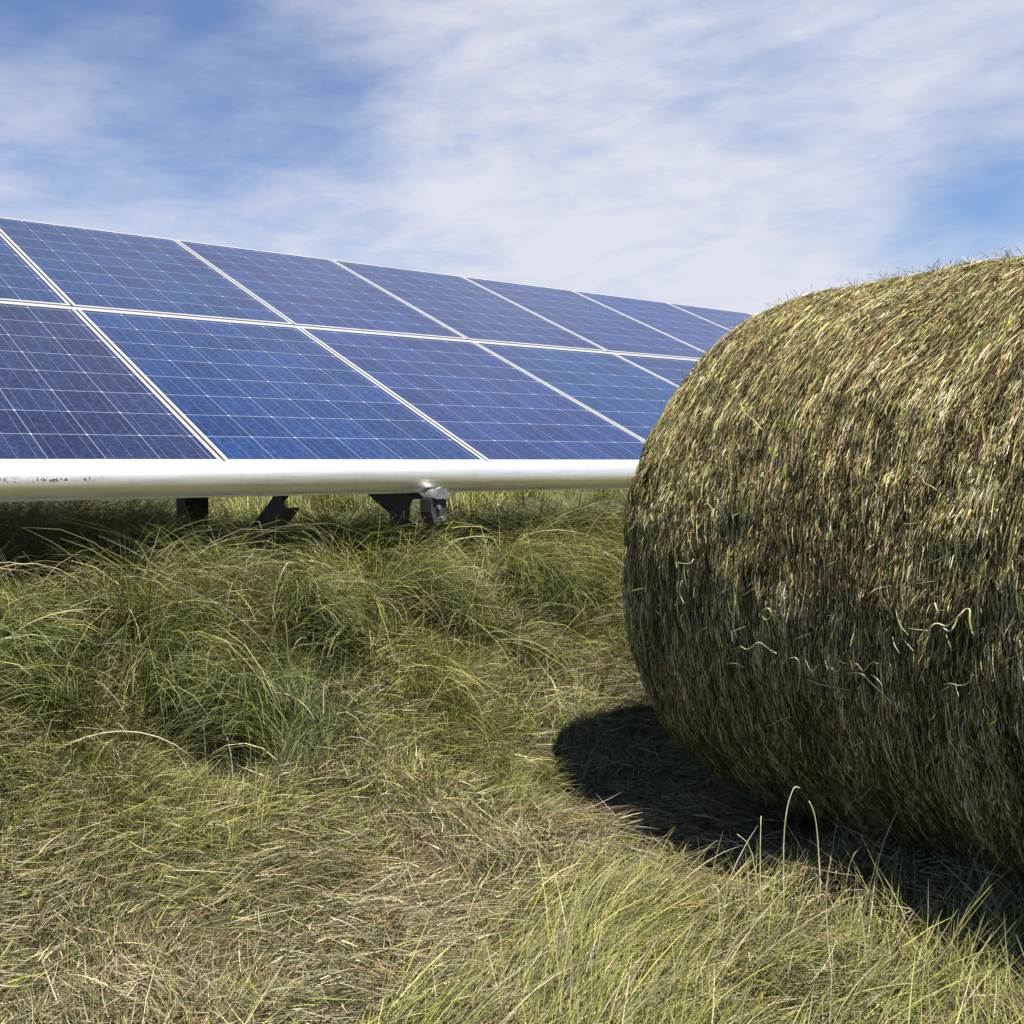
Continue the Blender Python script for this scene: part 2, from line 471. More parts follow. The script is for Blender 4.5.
L = L * (.55 + .55 * mound) * (.42 + .58 * sstep(.62, .15, s)) * (1 - .55 * low.clip(0, 1)) * np.where((s < -.4) & (x > -.45), .75, 1) * (1 + .7 * sstep(-.3, -.8, s) * sstep(-.45, -.8, x)) * (1 + .18 * sstep(.4, .2, s) * sstep(-.3, -.1, s))
base = np.stack([x, y, terrain(x, y)], 1)
V = blades(base, L, az, th0, th1, wd, 5, .08)
yel = sstep(.22, 0, s) * sstep(-.3, .5, x)
hollow_shade = (sum(1.4 * clump(x, y, hx, hy, hr * 1.1) for hx, hy, hr, hd in HOLLOWS) + .8 * sstep(.3, 1.1, fe(x * 1.5, y * 1.5 + 2))).clip(0, 2)
col = colours({'deep': .16 + 2.6 * hollow_shade * (s > -.2), 'green': .26 + .35 * (tone < -.6), 'sage': .36 + 0 * x, 'lime': .62 + 1.2 * yel + .5 * (tone > 1.0), 'straw': .18 + .2 * (fb(x, y) > .4), 'grey': .16 + .2 * (fe(x, y) < -.5), 'rust': .05 + .25 * (fb(x + 5, y) > 1.1)})  # deep share paints the shade of the hollows into the blade colours
tips = V[:, :, 0, 2].max(1)
sm = beam_s(V[:, 3, 0, 0], V[:, 3, 0, 1])
# long grass flopped over the back rim of each hollow
hv, hc = [], []
for hx, hy, hr, hd in HOLLOWS:
    nb = 26
    for j in range(nb):
        a0 = rng.uniform(-.2, math.pi + .2); cx_, cy_ = hx + hr * 1.15 * math.cos(a0), hy + hr * 1.05 * math.sin(a0)
        m_ = int(rng.integers(26, 46)); bx = cx_ + rng.normal(0, .022, m_); by = cy_ + rng.normal(0, .022, m_)
        hd_ = math.atan2(hy - .06 - cy_, hx - cx_) + rng.normal(0, .45)
        hv.append(blades(np.stack([bx, by, terrain(bx, by)], 1), rng.uniform(.20, .36, m_), hd_ + rng.normal(0, .28, m_), np.abs(rng.normal(.35, .2, m_)), rng.uniform(1.5, 2.5, m_), rng.uniform(.001, .0024, m_), 5, .06))
        hc.append(colours({'sage': np.full(m_, .5), 'lime': np.full(m_, .4), 'green': np.full(m_, .3), 'straw': np.full(m_, .15)}))
V = np.concatenate([V] + hv); col = np.concatenate([col] + hc); x = V[:, 0, 0, 0]; N = len(x)
tips = V[:, :, 0, 2].max(1); sm = beam_s(V[:, 3, 0, 0], V[:, 3, 0, 1])
k = ~((tips > EYE - .150 + .07 * rng.random(N) + .05 * (x < -.5)) & (sm > -2.6)) & ~in_bale(V[:, 4, 0, 0], V[:, 4, 0, 1], V[:, 4, 0, 2], .02)
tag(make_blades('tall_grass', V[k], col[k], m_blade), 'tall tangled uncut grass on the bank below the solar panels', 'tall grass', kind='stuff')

# --- (4b) sunlit rank growth beyond the shade of the panels
def back_zone(x, y):
    s = beam_s(x, y); return sstep(-3.0, -3.5, s) * (s > -6.5) * sstep(-1.5, -.7, x + .2 * fb(x, y)) * (fa(x, y) > -1.2)
x, y, L, az, th0, th1, wd, tone = tufts(9000, (-3, 8), (5.0, 13.0), back_zone, (14, 30), .09, lambda a, b: 2 * fa(a, b), 1.2, (.22, .40), (.3, .25), (.3, 1.4), (.003, .007))
N = len(x); print('back', N)
base = np.stack([x, y, terrain(x, y)], 1)
V = blades(base, L, az, th0, th1, wd, 4, .08)
col = colours({'lime': .8 + 0 * x, 'green': .3 + .4 * (tone < -.7), 'straw': .15 + 0 * x, 'sage': .2 + 0 * x})
tag(make_blades('rank_growth', V, col, m_blade), 'sunlit yellow green rank growth seen under the beam behind the array', 'tall grass', kind='stuff')

# --- (5) long pale seed stalks arching out of the tall grass
x, y = scatter(3600, (-2.2, 3.2), (2.0, 5.5))
s = beam_s(x, y)
k = (s > -.5) & (s < .62); x, y, s = x[k], y[k], s[k]
N = len(x); print('stalks', N)
base = np.stack([x, y, terrain(x, y) + .05], 1)
length = rng.uniform(.20, .50, N) * (.6 + .4 * sstep(.6, .2, s))
az = rng.uniform(0, 6.28, N)
th0 = np.abs(rng.normal(.45, .3, N)); th1 = th0 + rng.uniform(.8, 2.2, N)
V = blades(base, length, az, th0, th1, rng.uniform(.0012, .0024, N), 8, .07)
col = colours({'straw': .4 + 0 * x, 'grey': .45 + 0 * x, 'sage': .3 + 0 * x}) * 1.15
tips = V[:, :, 0, 2].max(1)
k = (tips < EYE - .15 + .06 * (rng.random(N) < .06)) & ~in_bale(V[:, 5, 0, 0], V[:, 5, 0, 1], V[:, 5, 0, 2], .02)
tag(make_blades('seed_stalks', V[k], col[k], m_straw), 'long pale dry stalks arching over the tall grass', 'dry stalks', kind='stuff')

# ------------------------------------------------------------------ bent stalks standing in front of the bale's shadow
def stalk(pts, r, name, parent):
    mb = MB(); mb.tube(pts, [r * (1 - .45 * i / (len(pts) - 1)) for i in range(len(pts))], 5)
    v = np.array([tuple(p) for p in mb.v])
    o = mb.build(name, m_stalk, parent, True); return o
m_stalk, n_, l_ = new_mat('pale_stalk')
b_ = n_.new('ShaderNodeBsdfPrincipled'); b_.inputs['Roughness'].default_value = .6
T_ = NT(m_stalk.node_tree); t_ = n_.new('ShaderNodeTexCoord')
l_.new(T_.ramp(T_.noise(t_.outputs['Object'], 22, 3).outputs[0], [(.35, (.30, .30, .12)), (.65, (.62, .56, .36))]), b_.inputs['Base Color'])
o_ = n_.new('ShaderNodeOutputMaterial'); l_.new(b_.outputs[0], o_.inputs[0])
def world_at(px, py, Y):
    """point at depth Y seen at a pixel: used only to read positions off the photograph"""
    d = sky_dir(px, py); return Vector((d.x / d.y * Y, Y, EYE + d.z / d.y * Y))
tu = empty('stalk_tuft', (.90, 1.75, float(terrain(.90, 1.75))))
tag(tu, 'few pale bent stalks rising in front of the dark shadow of the bale', 'stalks')
for pl, r in (([(786, 868), (783, 840), (787, 806), (794, 786), (800, 788)], .0019),
              ([(822, 930), (820, 880), (817, 830), (814, 812), (809, 801)], .0022),
              ([(762, 868), (760, 848), (761, 816)], .0017),
              ([(768, 860), (752, 846), (737, 834)], .0014),
              ([(866, 878), (880, 850), (893, 820), (897, 812)], .0014),
              ([(836, 872), (850, 858), (862, 846)], .0012)):
    pts = [world_at(px, py, 1.75) for px, py in pl]
    pts[0].z = min(pts[0].z, .03)
    # fine subdivision through the given points
    P = []
    for i in range(len(pts) - 1):
        for t in (0, .34, .67): P.append(pts[i].lerp(pts[i + 1], t))
    P.append(pts[-1])
    Q = [P[0]] + [(P[i - 1] + P[i] * 2 + P[i + 1]) / 4 for i in range(1, len(P) - 1)] + [P[-1]]
    o = stalk([q - tu.location for q in Q], r * .68, 'stalk', tu)

# ------------------------------------------------------------------ hay bale
bale = empty('hay_bale', (BALE_C.x, BALE_C.y, 0))
tag(bale, 'large round hay bale of wound green and straw coloured stems lying on its side', 'hay bale')
bale.rotation_euler = (0, 0, math.atan2(AX.y, AX.x) - math.pi / 2)   # local Y = axis, local X = NX side
m_core, n_, l_ = new_mat('packed_hay')
T_ = NT(m_core.node_tree); t_ = n_.new('ShaderNodeTexCoord')
h1 = T_.noise(t_.outputs['Object'], 14, 6, .7).outputs[0]
b_ = n_.new('ShaderNodeBsdfPrincipled'); b_.inputs['Roughness'].default_value = 1
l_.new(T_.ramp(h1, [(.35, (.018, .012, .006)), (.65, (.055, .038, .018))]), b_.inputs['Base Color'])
l_.new(T_.bump(h1, 1, .03), b_.inputs['Normal'])
o_ = n_.new('ShaderNodeOutputMaterial'); l_.new(b_.outputs[0], o_.inputs[0])

bn1 = SN(21, .5); bn2 = SN(22, .16); bn3 = SN(23, 1.1)
def bale_radius(th, v):
    """radius at angle th (0 = +NX side, pi/2 = top) and axial place v in -1..1"""
    r = R_B - .012 + .005 * bn1(th * R_B, v * L_B / 2) + .0015 * bn2(th * R_B, v * L_B / 2)
    edge = np.clip((np.abs(v) - .90) / .10, 0, 1)
    r = r - .032 * edge ** 2.2
    # sag at the foot
    foot = np.clip(-np.sin(th) - .93, 0, 1)
    return r - foot * .3
def bale_pt(th, v, lift=0.0):
    r = bale_radius(th, v) + lift
    return np.stack([r * np.cos(th), v * L_B / 2, R_B + r * np.sin(th)], -1)
NT_, NV_ = 160, 50
th = np.linspace(0, 2 * np.pi, NT_, endpoint=False); vv_ = np.linspace(-1, 1, NV_)
TH, VV = np.meshgrid(th, vv_)
P = bale_pt(TH, VV).reshape(-1, 3)
faces = []
for j in range(NV_ - 1):
    for i in range(NT_):
        i2 = (i + 1) % NT_
        faces.append((j * NT_ + i, j * NT_ + i2, (j + 1) * NT_ + i2, (j + 1) * NT_ + i))
rings = [P.copy()]
verts = [tuple(p) for p in P]
for sgn, j in ((-1, 0), (1, NV_ - 1)):
    prev = [j * NT_ + i for i in range(NT_)]
    for kk, fr in enumerate((.9, .7, .45, .2)):
        cur = []
        for i in range(NT_):
            p = P[j * NT_ + i]
            b = .012 * math.sin(9 * fr * 6 + i * .2) + .02 * (1 - fr)
            verts.append((p[0] * fr, p[1] + sgn * b, R_B + (p[2] - R_B) * fr)); cur.append(len(verts) - 1)
        for i in range(NT_):
            i2 = (i + 1) % NT_
            q = (prev[i], prev[i2], cur[i2], cur[i]); faces.append(q if sgn > 0 else q[::-1])
        prev = cur
    faces.append(tuple(prev) if sgn > 0 else tuple(reversed(prev)))
mesh_obj('packed_hay', verts, faces, m_core, bale, True)

# wound stems over the drum
def drum_stems(N, l0, l1, w0, w1, lift0, lift1, spread):
    th = rng.uniform(0, 2 * np.pi, N)
    v = rng.uniform(-1, 1, N)
    L = rng.uniform(l0, l1, N)
    ang = rng.normal(0, spread, N) + .06 * bn3(th, v)
    K = 5
    V = np.zeros((N, K, 2, 3))
    l_a = rng.uniform(lift0, lift1, N); l_b = rng.uniform(lift0, lift1, N)
    bow = rng.normal(.0005, .0018, N)
    w = rng.uniform(w0, w1, N)
    twist = rng.uniform(-.45, .45, N)
    for k in range(K):
        t = k / (K - 1) - .5
        dth = t * L * np.cos(ang) / R_B; dv = t * L * np.sin(ang) / (L_B / 2)
        lift = l_a + (l_b - l_a) * (t + .5) + bow * (1 - 4 * t * t)
        vk = np.clip(v + dv, -1.01, 1.01)
        c = bale_pt(th + dth, vk, lift)
        rad = np.stack([np.cos(th + dth), 0 * th, np.sin(th + dth)], -1)
        ax = np.zeros_like(rad); ax[:, 1] = 1
        side = ax * np.cos(twist)[:, None] + rad * np.sin(twist)[:, None]
        ww = w * (.35 if k in (0, K - 1) else 1) * .5
        V[:, k, 0] = c + side * ww[:, None]; V[:, k, 1] = c - side * ww[:, None]
    return V, th, v
Va, tha, va = drum_stems(520000, .008, .036, .0008, .0019, -.004, .010, .15)
Vb, thb, vb = drum_stems(70000, .02, .080, .0008, .0015, .000, .012, .14)
Vc, thc, vc = drum_stems(9000, .012, .035, .0008, .0014, -.002, .034, .9)      # stray ends
V = np.concatenate([Va, Vb, Vc]); th = np.concatenate([tha, thb, thc]); v = np.concatenate([va, vb, vc])
st1 = SN(41, .045, 2); st2 = SN(42, .14, 2)
streak = .26 * st1(th * .05, v * L_B / 2) + .10 * st2(th * .30, v * L_B / 2) + .06 * bn2(th * R_B, v * L_B / 2)
pat = bn1(th * R_B * 1.2 + 5, v * .3); pat2 = SN(31, .35)(th * .25, v * .9)
col = colours({'straw': .75 + 0 * th, 'grey': .20 + 0 * th, 'sage': .34 + .4 * sstep(.2, 1, pat), 'green': .04 + .15 * sstep(.4, 1.2, pat2), 'rust': .11 + .16 * sstep(.3, 1.3, -pat2), 'lime': .16 + .10 * sstep(.4, 1, pat)})
col = np.clip(col * np.array([1.70, 1.56, 1.32]) * (rng.choice([.10, .38, .95, 1.35], len(col)) * np.exp(streak))[:, None], 0, .75)
o = make_blades('wound_stems', V, col, m_straw, bale); o['kind'] = 'stuff'
# stems on the two end faces, wound in a spiral
N = 30000
rr = R_B * np.sqrt(rng.uniform(.0, .97, N)); th = rng.uniform(0, 2 * np.pi, N); sg = rng.choice([-1, 1], N)
L = rng.uniform(.04, .12, N); V = np.zeros((N, 4, 2, 3)); w = rng.uniform(.0015, .0032, N); lf = rng.uniform(-.002, .014, N); tilt = rng.normal(0, .4, N)
for k in range(4):
    t = k / 3 - .5
    r = rr + t * L * np.sin(tilt); a = th + t * L * np.cos(tilt) / np.maximum(r, .08)
    yb = L_B / 2 + .02 * (1 - r / R_B) + lf
    c = np.stack([r * np.cos(a), sg * yb, R_B + r * np.sin(a)], -1)
    c[:, 2] = np.maximum(c[:, 2], .02)
    sd = np.stack([np.cos(a), 0 * a, np.sin(a)], -1)
    V[:, k, 0] = c + sd * w[:, None] / 2; V[:, k, 1] = c - sd * w[:, None] / 2
ok = rr < R_B - .09
col = colours({'straw': .5 + 0 * th, 'grey': .3 + 0 * th, 'sage': .3 + 0 * th, 'rust': .1 + 0 * th})
o = make_blades('end_stems', V[ok], col[ok], m_straw, bale); o['kind'] = 'stuff'

# ------------------------------------------------------------------ materials of the array
def plain(name, col, rough, metal=0.0, nscale=40, namp=.25, spec=.5, bumpd=0):
    m, n, l = new_mat(name); T = NT(m.node_tree)
    t = n.new('ShaderNodeTexCoord')
    nz = T.noise(t.outputs['Object'], nscale, 5, .6).outputs[0]
    p = n.new('ShaderNodeBsdfPrincipled'); p.inputs['Metallic'].default_value = metal
    p.inputs['Specular IOR Level'].default_value = spec
    l.new(T.ramp(nz, [(.3, tuple(c * (1 - namp) for c in col)), (.7, tuple(min(1, c * (1 + namp)) for c in col))]), p.inputs['Base Color'])
    mr = n.new('ShaderNodeMapRange'); l.new(nz, mr.inputs[0]); mr.inputs[3].default_value = rough * .8; mr.inputs[4].default_value = min(1, rough * 1.25)
    l.new(mr.outputs[0], p.inputs['Roughness'])
    if bumpd: l.new(T.bump(nz, .5, bumpd), p.inputs['Normal'])
    o = n.new('ShaderNodeOutputMaterial'); l.new(p.outputs[0], o.inputs[0]); return m
m_frame = plain('anodised_frame', (.40, .40, .41), .5, .35, 30, .05)
m_steel = plain('galvanised_steel', (.33, .34, .36), .5, .8, 60, .3)
m_dark = plain('dark_steel', (.050, .048, .050), .65, .3, 60, .4)
m_black = plain('black_rubber', (.02, .02, .02), .8, 0, 60, .3)
m_back = plain('backsheet', (.7, .7, .7), .6, 0, 20, .05)

# the long aluminium beam, with grime along its crease
m_beam, n_, l_ = new_mat('brushed_aluminium'); T_ = NT(m_beam.node_tree)
t_ = n_.new('ShaderNodeTexCoord')
st = T_.noise(T_.mapping(t_.outputs['Object'], scale=(1.2, 1, 30)), 5, 6, .6).outputs[0]
sp = T_.noise(t_.outputs['Object'], 130, 3, .6).outputs[0]
sx = n_.new('ShaderNodeSeparateXYZ'); l_.new(t_.outputs['Object'], sx.inputs[0])
# grime only near local x = -0.7..-0.3 in the band below the crest
gx_ = T_.math('MULTIPLY', T_.math('GREATER_THAN', sx.outputs[0], -.66), T_.math('LESS_THAN', sx.outputs[0], -.38))
gz_ = T_.math('SUBTRACT', 1, T_.math('MULTIPLY', T_.math('ABSOLUTE', T_.math('ADD', sx.outputs[2], .047)), 110), clamp=True)
gm = T_.math('MULTIPLY', T_.math('MULTIPLY', gx_, gz_), T_.math('GREATER_THAN', sp, .56))
dr = T_.noise(T_.mapping(t_.outputs['Object'], scale=(22, 1, 1.2)), 2.2, 4, .6).outputs[0]
gm2 = T_.math('MULTIPLY', T_.math('MULTIPLY', T_.math('SUBTRACT', dr, .56, clamp=True), 2.6), .55, clamp=True)
bc = T_.ramp(st, [(.35, (.86, .82, .74)), (.65, (.95, .92, .86))])
bc = T_.mix(gm2, bc, (.42, .36, .24))
bc = T_.mix(gm, bc, (.06, .05, .03))
p_ = n_.new('ShaderNodeBsdfPrincipled'); p_.inputs['Metallic'].default_value = .80
l_.new(bc, p_.inputs['Base Color'])
mr = n_.new('ShaderNodeMapRange'); l_.new(st, mr.inputs[0]); mr.inputs[3].default_value = .38; mr.inputs[4].default_value = .50
l_.new(mr.outputs[0], p_.inputs['Roughness'])
o_ = n_.new('ShaderNodeOutputMaterial'); l_.new(p_.outputs[0], o_.inputs[0])

# photovoltaic cells: a procedural grid in the glass's own coordinates (metres)
CELL = .1575
m_cell, n_, l_ = new_mat('photovoltaic_glass'); T_ = NT(m_cell.node_tree)
t_ = n_.new('ShaderNodeTexCoord'); sx = n_.new('ShaderNodeSeparateXYZ'); l_.new(t_.outputs['Object'], sx.inputs[0])
X, Y = sx.outputs[0], sx.outputs[1]
def fr(v): return T_.math('FRACT', T_.math('DIVIDE', v, CELL))
fx, fy = fr(X), fr(Y)
dx = T_.math('ABSOLUTE', T_.math('SUBTRACT', fx, .5)); dy = T_.math('ABSOLUTE', T_.math('SUBTRACT', fy, .5))   # .5 at a border
gapx = T_.math('GREATER_THAN', dx, .5 - .0075); gapy = T_.math('GREATER_THAN', dy, .5 - .0095)
gap = T_.math('MAXIMUM', gapx, gapy)
corner = T_.math('GREATER_THAN', T_.math('ADD', dx, dy), .972)
bus = T_.math('LESS_THAN', T_.math('ABSOLUTE', T_.math('SUBTRACT', T_.math('FRACT', T_.math('MULTIPLY', fx, 3)), .5)), .020)
info = n_.new('ShaderNodeObjectInfo')
cidx = n_.new('ShaderNodeCombineXYZ')
l_.new(T_.math('FLOOR', T_.math('DIVIDE', X, CELL)), cidx.inputs[0]); l_.new(T_.math('FLOOR', T_.math('DIVIDE', Y, CELL)), cidx.inputs[1])
l_.new(T_.math('MULTIPLY', info.outputs['Random'], 57), cidx.inputs[2])
wn = n_.new('ShaderNodeTexWhiteNoise'); l_.new(cidx.outputs[0], wn.inputs[0])
vo = n_.new('ShaderNodeTexVoronoi'); vo.inputs['Scale'].default_value = 130
l_.new(T_.mapping(t_.outputs['Object'], scale=(1, .8, 1)), vo.inputs['Vector'])
sepv = n_.new('ShaderNodeSeparateColor'); l_.new(vo.outputs['Color'], sepv.inputs[0])
mott = T_.math('ADD', T_.math('ADD', T_.math('MULTIPLY', sepv.outputs[0], .62), .07), T_.math('MULTIPLY', wn.outputs['Value'], .24))
cellc = T_.ramp(mott, [(.1, (.005, .011, .046)), (.5, (.007, .021, .084)), (.9, (.013, .040, .138))])
purp = T_.math('MULTIPLY', T_.math('GREATER_THAN', info.outputs['Random'], .0), 1.0)
oc = T_.mix(1.0, cellc, info.outputs['Color'], 'MULTIPLY')
lines = T_.mix(T_.math('MULTIPLY', bus, .12), oc, (.42, .46, .58))
lines = T_.mix(T_.math('MULTIPLY', gapx, .30), lines, (.5, .54, .64))
lines = T_.mix(T_.math('MULTIPLY', gapy, .30), lines, (.55, .6, .72))
lines = T_.mix(T_.math('MULTIPLY', corner, .45), lines, (.75, .78, .85))
p_ = n_.new('ShaderNodeBsdfPrincipled'); p_.inputs['Roughness'].default_value = .22
p_.inputs['Specular IOR Level'].default_value = .35
l_.new(lines, p_.inputs['Base Color'])
wv = T_.noise(t_.outputs['Object'], 3.0, 2, .5).outputs[0]
l_.new(T_.bump(wv, .05, .01), p_.inputs['Normal'])
o_ = n_.new('ShaderNodeOutputMaterial'); l_.new(p_.outputs[0], o_.inputs[0])

# ------------------------------------------------------------------ solar panels
PW, PL = .985, 1.302                 # module size
GX_, GY_ = .010, .034                # gaps
FR = .0125                            # visible frame width
UP = (EH * math.cos(TILT) + Vector((0, 0, math.sin(TILT))))
NRM = E1.cross(UP)
ROT = Matrix((E1, UP, NRM)).transposed().to_4x4()
def make_panel():
    root = empty('solar_panel')
    f = MB()
    hw = FR / 2; T = .020; top = 0.0
    # four mitre-free frame bars, butted end to end
    for sx_ in (0, 1):
        f.box((hw + sx_ * (PW - FR), PL / 2, -T), (hw, 0, 0), (0, PL / 2, 0), (0, 0, T))
    for sy_ in (0, 1):
        f.box((PW / 2, hw + sy_ * (PL - FR), -T), (PW / 2 - FR, 0, 0), (0, hw, 0), (0, 0, T))
    fo = f.build('frame', m_frame, root)
    bv = fo.modifiers.new('bevel', 'BEVEL'); bv.width = .0012; bv.segments = 2
    g = MB()
    gw, gl_ = PW - 2 * FR, PL - 2 * FR
    g.box((gw / 2, gl_ / 2, -.003), (gw / 2, 0, 0), (0, gl_ / 2, 0), (0, 0, .003))
    go = g.build('glass', m_cell, root); go.location = (FR, FR, -.0025)
    b = MB(); b.box((PW / 2, PL / 2, -.034), (PW / 2 - FR, 0, 0), (0, PL / 2 - FR, 0), (0, 0, .003))
    b.build('backsheet', m_back, root)
    j = MB(); j.box((PW / 2, PL - .14, -.048), (.05, 0, 0), (0, .045, 0), (0, 0, .011)); j.build('junction_box', m_black, root)
    return root
protoP = make_panel()
def place(i, r):
    root = protoP if (i, r) == (0, 0) else protoP.copy()
    if root is not protoP:
        COL.objects.link(root)
        for ch in protoP.children:
            c = ch.copy(); COL.objects.link(c); c.parent = root
    off = (i - 1) * (PW + GX_) + GX_ / 2
    pos = B0 + E1 * off + UP * (r * (PL + GY_))
    root.matrix_world = Matrix.Translation(pos) @ ROT
    return root
tints = {(0, 0): (1.5, .80, .62), (0, 1): (.95, 1.0, .85), (1, 0): (.92, 1.05, 1.0), (1, 1): (.85, 1.0, .9), (2, 0): (1.1, .95, 1.0), (2, 1): (1.05, .98, 1.0),
         (3, 0): (.8, 1.15, 1.05), (3, 1): (1.15, .98, .95), (4, 0): (1.1, .9, .95), (4, 1): (1.2, .98, 1.0), (5, 1): (1.15, 1.05, 1.1), (6, 1): (1.2, 1.1, 1.1)}
labels = {
    (0, 0): 'darker purple solar panel of the lower row cut off at the left edge',
    (1, 0): 'blue solar panel of the lower row directly right of the dark purple one',
    (2, 0): 'blue lower row panel ending at the beam right beside the hay bale',
    (3, 0): 'blue solar panel of the lower row with its lower corner hidden behind the hay bale',
    (4, 0): 'lower row solar panel showing only a small blue sliver left of the bale',
    (0, 1): 'upper row solar panel showing only a blue corner at the left edge',
    (1, 1): 'largest looking solar panel of the upper row at the top left under the sky',
    (2, 1): 'second full blue solar panel of the upper row counted from the left',
    (3, 1): 'third full blue solar panel of the upper row counted from the left',
    (4, 1): 'fourth full solar panel of the upper row counted from the left',
    (5, 1): 'upper row solar panel whose lower right corner touches the outline of the bale',
    (6, 1): 'farthest visible solar panel of the upper row half hidden behind the top of the bale',
}
for r in (0, 1):
    for i in range(-2, 8):
        p = place(i, r)
        tag(p, labels.get((i, r), ('%s row solar panel beyond the left edge, %s' % (('lower', 'upper')[r], 'next to the first visible' if i == -1 else 'two along')) if i < 0 else '%s row solar panel hidden behind the hay bale, %s place from the left' % (('lower', 'upper')[r], ('sixth', 'seventh', 'eighth')[i - 5] if i >= 5 else '')),
            'solar panel', 'solar panels in the two rows of the array')
        for ch in p.children:
            if ch.name.startswith('glass'): ch.color = (*tints.get((i, r), (1, 1, 1)), 1)
bpy.context.view_layer.update()

# ------------------------------------------------------------------ mounting rack
rack = empty('mounting_rack', (B0.x, B0.y, 0))
tag(rack, 'steel and aluminium mounting rack with bright rounded beam along the lower edge of the panels', 'mounting rack')
def rk(t, b, z): return Vector((0, 0, 0)) + E1 * t + EH * b + Vector((0, 0, z))     # local to the rack
T0, T1 = -3.10, 7.05
OUT = -EH; UZ = Vector((0, 0, 1))
# rounded front profile: (out, up)
prof = [(-.030, -.002)]
for k in range(0, 15):
    a = math.radians(92 - k * (164 / 14)); prof.append((.006 + .036 * math.cos(a), -.047 + .045 * math.sin(a)))
prof += [(.010, -.0945), (.0175, -.0955), (.012, -.101), (-.020, -.100), (-.020, -.094), (-.030, -.090)]
mb = MB(); mb.prism(prof, (0, 0, 0), OUT, UZ, E1, T0, T1)
# built in a frame whose local x runs along the beam
M3 = Matrix((E1, EH, UZ))
mb.v = [M3 @ v for v in mb.v]
bo = mb.build('edge_beam', m_beam, rack, True)
for pl in bo.data.polygons: pl.use_smooth = len(pl.vertices) == 4
bo.matrix_local = Matrix.Translation((0, 0, EYE)) @ Matrix((E1, EH, UZ)).transposed().to_4x4()
es = bo.modifiers.new('edges', 'EDGE_SPLIT'); es.split_angle = math.radians(35)

def chan(p0, p1, w, h, t, name, mat, up=UZ):
    """C-channel between two points (rack coordinates)"""
    d = (p1 - p0).normalized(); side = d.cross(up).normalized(); u = side.cross(d).normalized()
    pr = [(-w / 2, -h / 2), (w / 2, -h / 2), (w / 2, -h / 2 + t), (-w / 2 + t, -h / 2 + t), (-w / 2 + t, h / 2 - t), (w / 2, h / 2 - t), (w / 2, h / 2), (-w / 2, h / 2)]
    m = MB(); m.prism(pr, p0, side, u, d, 0, (p1 - p0).length)
    return m.build(name, mat, rack)
def on_slope(t, b_sl, drop):
    """point at distance b_sl up the slope and drop below the panel plane"""
    q = UP * b_sl - NRM * drop; return Vector((0, 0, EYE)) + E1 * t + q
for bs_ in (.25, 1.06, 1.58, 2.38):
    chan(on_slope(T0, bs_, .062), on_slope(T1, bs_, .062), .05, .042, .004, 'purlin', m_steel, NRM)
cr = MB(); q_ = on_slope(T0, PL + GY_ / 2, .009)
cr.prism([(-.011, -.006), (.011, -.006), (.011, .003), (.007, .006), (-.007, .006), (-.011, .003)], q_, UP, NRM, E1, 0, T1 - T0)
cr.build('cover_strip', m_frame, rack)
for t in (-2.39, -.85, .69, 2.23, 3.77, 5.31, 6.85):
    rf = chan(on_slope(t, -.060, .150), on_slope(t, 2.55, .135), .05, .10, .005, 'rafter', m_dark, NRM)
    # galvanised knuckle and bracket on the rafter end, with its bolts
    q0 = Vector((0, 0, .775)) + E1 * (t + .040) - EH * .062
    c = MB()
    ring = lambda r: [(r * math.cos(2 * math.pi * k / 20), r * math.sin(2 * math.pi * k / 20)) for k in range(20)]
    c.prism(ring(.027), q0, E1, UZ, -EH, -.045, .0)
    c.prism([(-.030, 0), (-.018, .028), (.0, .034), (.018, .028), (.030, 0), (.022, -.004), (-.022, -.004)], q0 + Vector((0, 0, .0)), E1, UZ, -EH, .001, .016)
    c.build('knuckle', m_steel, rf)
    c = MB(); c.prism([(-.034, -.006), (.030, -.006), (.024, -.055), (.002, -.088), (-.020, -.080), (-.034, -.045)], q0, E1, UZ, -EH, -.050, .004)
    bk = c.build('bracket', m_dark, rf)
    for dx_, dz_ in ((-.008, -.030), (.010, -.066)):
        bl = MB(); bl.tube([q0 + E1 * dx_ + UZ * dz_ - EH * .004, q0 + E1 * dx_ + UZ * dz_ - EH * .014], .0075, 6); bl.build('bolt', m_steel, rf)
for t in (-2.75, .25, 3.25, 6.25):
    if t > T0:
        m = MB(); c = rk(t, .70, .47)
        m.box(c, E1 * .045, EH * .035, UZ * .51); m.build('post', m_dark, rack)
        chan(rk(t - .0, .06, .775), rk(t, .66, .34), .05, .07, .005, 'brace', m_dark)
for t in (-2.7, -.75, 2.25, 5.25):
    m = MB(); m.box(rk(t, 2.05, .85), E1 * .045, EH * .035, UZ * .72); m.build('post', m_dark, rack)
m = MB(); m.box(rk((T0 + T1) / 2, .70, 1.01), E1 * ((T1 - T0) / 2), EH * .04, UZ * .035); m.build('girder', m_dark, rack)
m = MB(); m.box(rk((T0 + T1) / 2, 2.05, 1.60), E1 * ((T1 - T0) / 2), EH * .04, UZ * .035); m.build('girder', m_dark, rack)

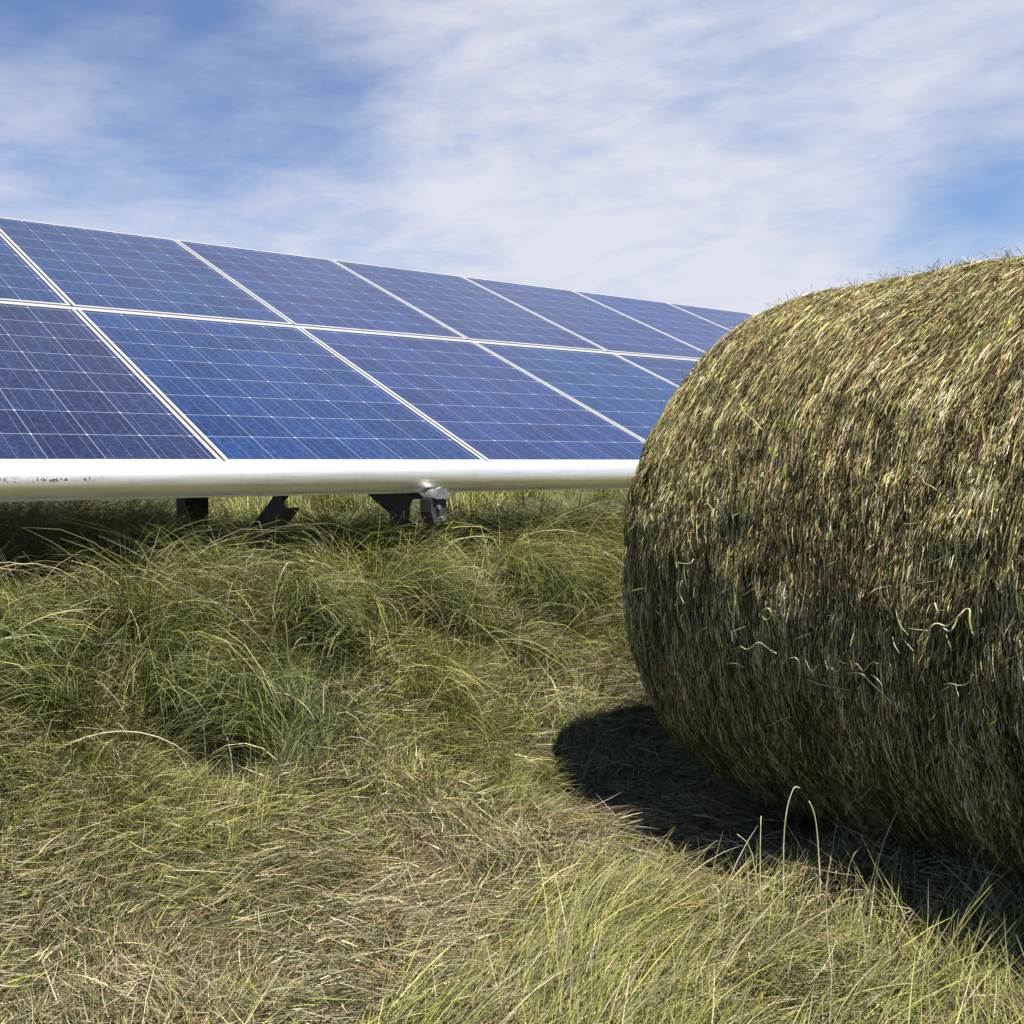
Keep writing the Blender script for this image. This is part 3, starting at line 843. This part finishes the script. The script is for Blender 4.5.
# ------------------------------------------------------------------ loose wisps lying on the near side of the bale
def on_bale(px, py, lift=.016):
    """where a sight line meets the drum, in the bale's own coordinates"""
    d = sky_dir(px, py)
    o = Vector((0, 0, EYE)) - Vector((BALE_C.x, BALE_C.y, R_B))
    on, dn = o.dot(NX), d.dot(NX)
    r = R_B - .012 + lift
    A = dn * dn + d.z * d.z; Bq = on * dn + o.z * d.z; Cq = on * on + o.z * o.z - r * r
    D = Bq * Bq - A * Cq
    if D < 0: return None
    t = (-Bq - math.sqrt(D)) / A
    q = o + d * t
    return Vector((q.dot(NX), q.dot(AX), q.z + R_B))
def wisp(pl, r):
    P3 = [on_bale(x, y, .024 + .006 * math.sin(i * 1.7)) for i, (x, y) in enumerate(pl)]
    P3 = [p for p in P3 if p is not None]
    if len(P3) < 3: return
    for _ in range(2):
        Q = [P3[0]]
        for i in range(len(P3) - 1): Q += [P3[i].lerp(P3[i + 1], .25), P3[i].lerp(P3[i + 1], .75)]
        P3 = Q + [P3[-1]]
    mb = MB(); mb.tube(P3, r, 5)
    mb.build('loose_wisp', m_stalk, bale, True)
def z6(l): return [(540 + a / 2.1157, 540 + b / 2.1157) for a, b in l]
def z8(l): return [(840 + a / 5.12, 560 + b / 5.12) for a, b in l]
wisp(z6([(528, 250), (545, 248), (552, 275), (545, 320)]), .0010)
wisp(z6([(560, 250), (575, 285), (592, 256), (602, 292), (612, 262), (628, 285), (642, 258), (655, 286), (668, 255), (684, 284), (700, 256), (715, 262)]), .0011)
wisp(z6([(565, 295), (600, 308), (655, 318)]), .0009)
wisp(z6([(650, 282), (680, 280), (700, 302), (722, 322), (745, 345)]), .0015)
wisp(z6([(700, 285), (722, 300), (730, 340), (736, 376)]), .0008)
wisp(z6([(425, 225), (440, 235), (462, 212), (485, 232), (500, 240)]), .0012)
wisp(z6([(395, 262), (415, 260), (432, 270)]), .0010)
wisp(z6([(470, 150), (485, 142), (490, 162), (478, 172), (468, 160)]), .0016)
wisp(z6([(290, 48), (318, 52), (325, 40)]), .0011)
wisp(z6([(300, 85), (292, 110), (305, 135)]), .0009)
wisp(z8([(455, 395), (458, 345), (495, 320), (545, 345), (575, 315), (610, 285), (640, 250), (668, 250), (660, 310), (678, 380)]), .0014)
wisp(z8([(530, 350), (560, 370), (585, 340), (600, 300)]), .0013)
wisp(z8([(540, 380), (560, 430), (570, 465)]), .0009)
wisp(z8([(440, 150), (370, 230), (295, 270), (300, 330), (350, 385)]), .0008)
wisp(z8([(320, 400), (345, 430), (375, 465)]), .0010)
wisp(z8([(350, 350), (400, 358), (450, 360)]), .0007)
wisp(z8([(485, 220), (498, 265)]+[(500, 270)]), .0012)
for k in range(9):
    x0, y0 = rng.uniform(680, 1015), rng.uniform(420, 760)
    n_s = int(rng.integers(3, 6)); a0 = rng.uniform(0, 6.28); pl = [(x0, y0)]
    for j in range(n_s):
        a0 += rng.normal(0, .6); pl.append((pl[-1][0] + 7 * math.cos(a0), pl[-1][1] + 7 * math.sin(a0)))
    wisp(pl, float(rng.uniform(.0006, .0009)))
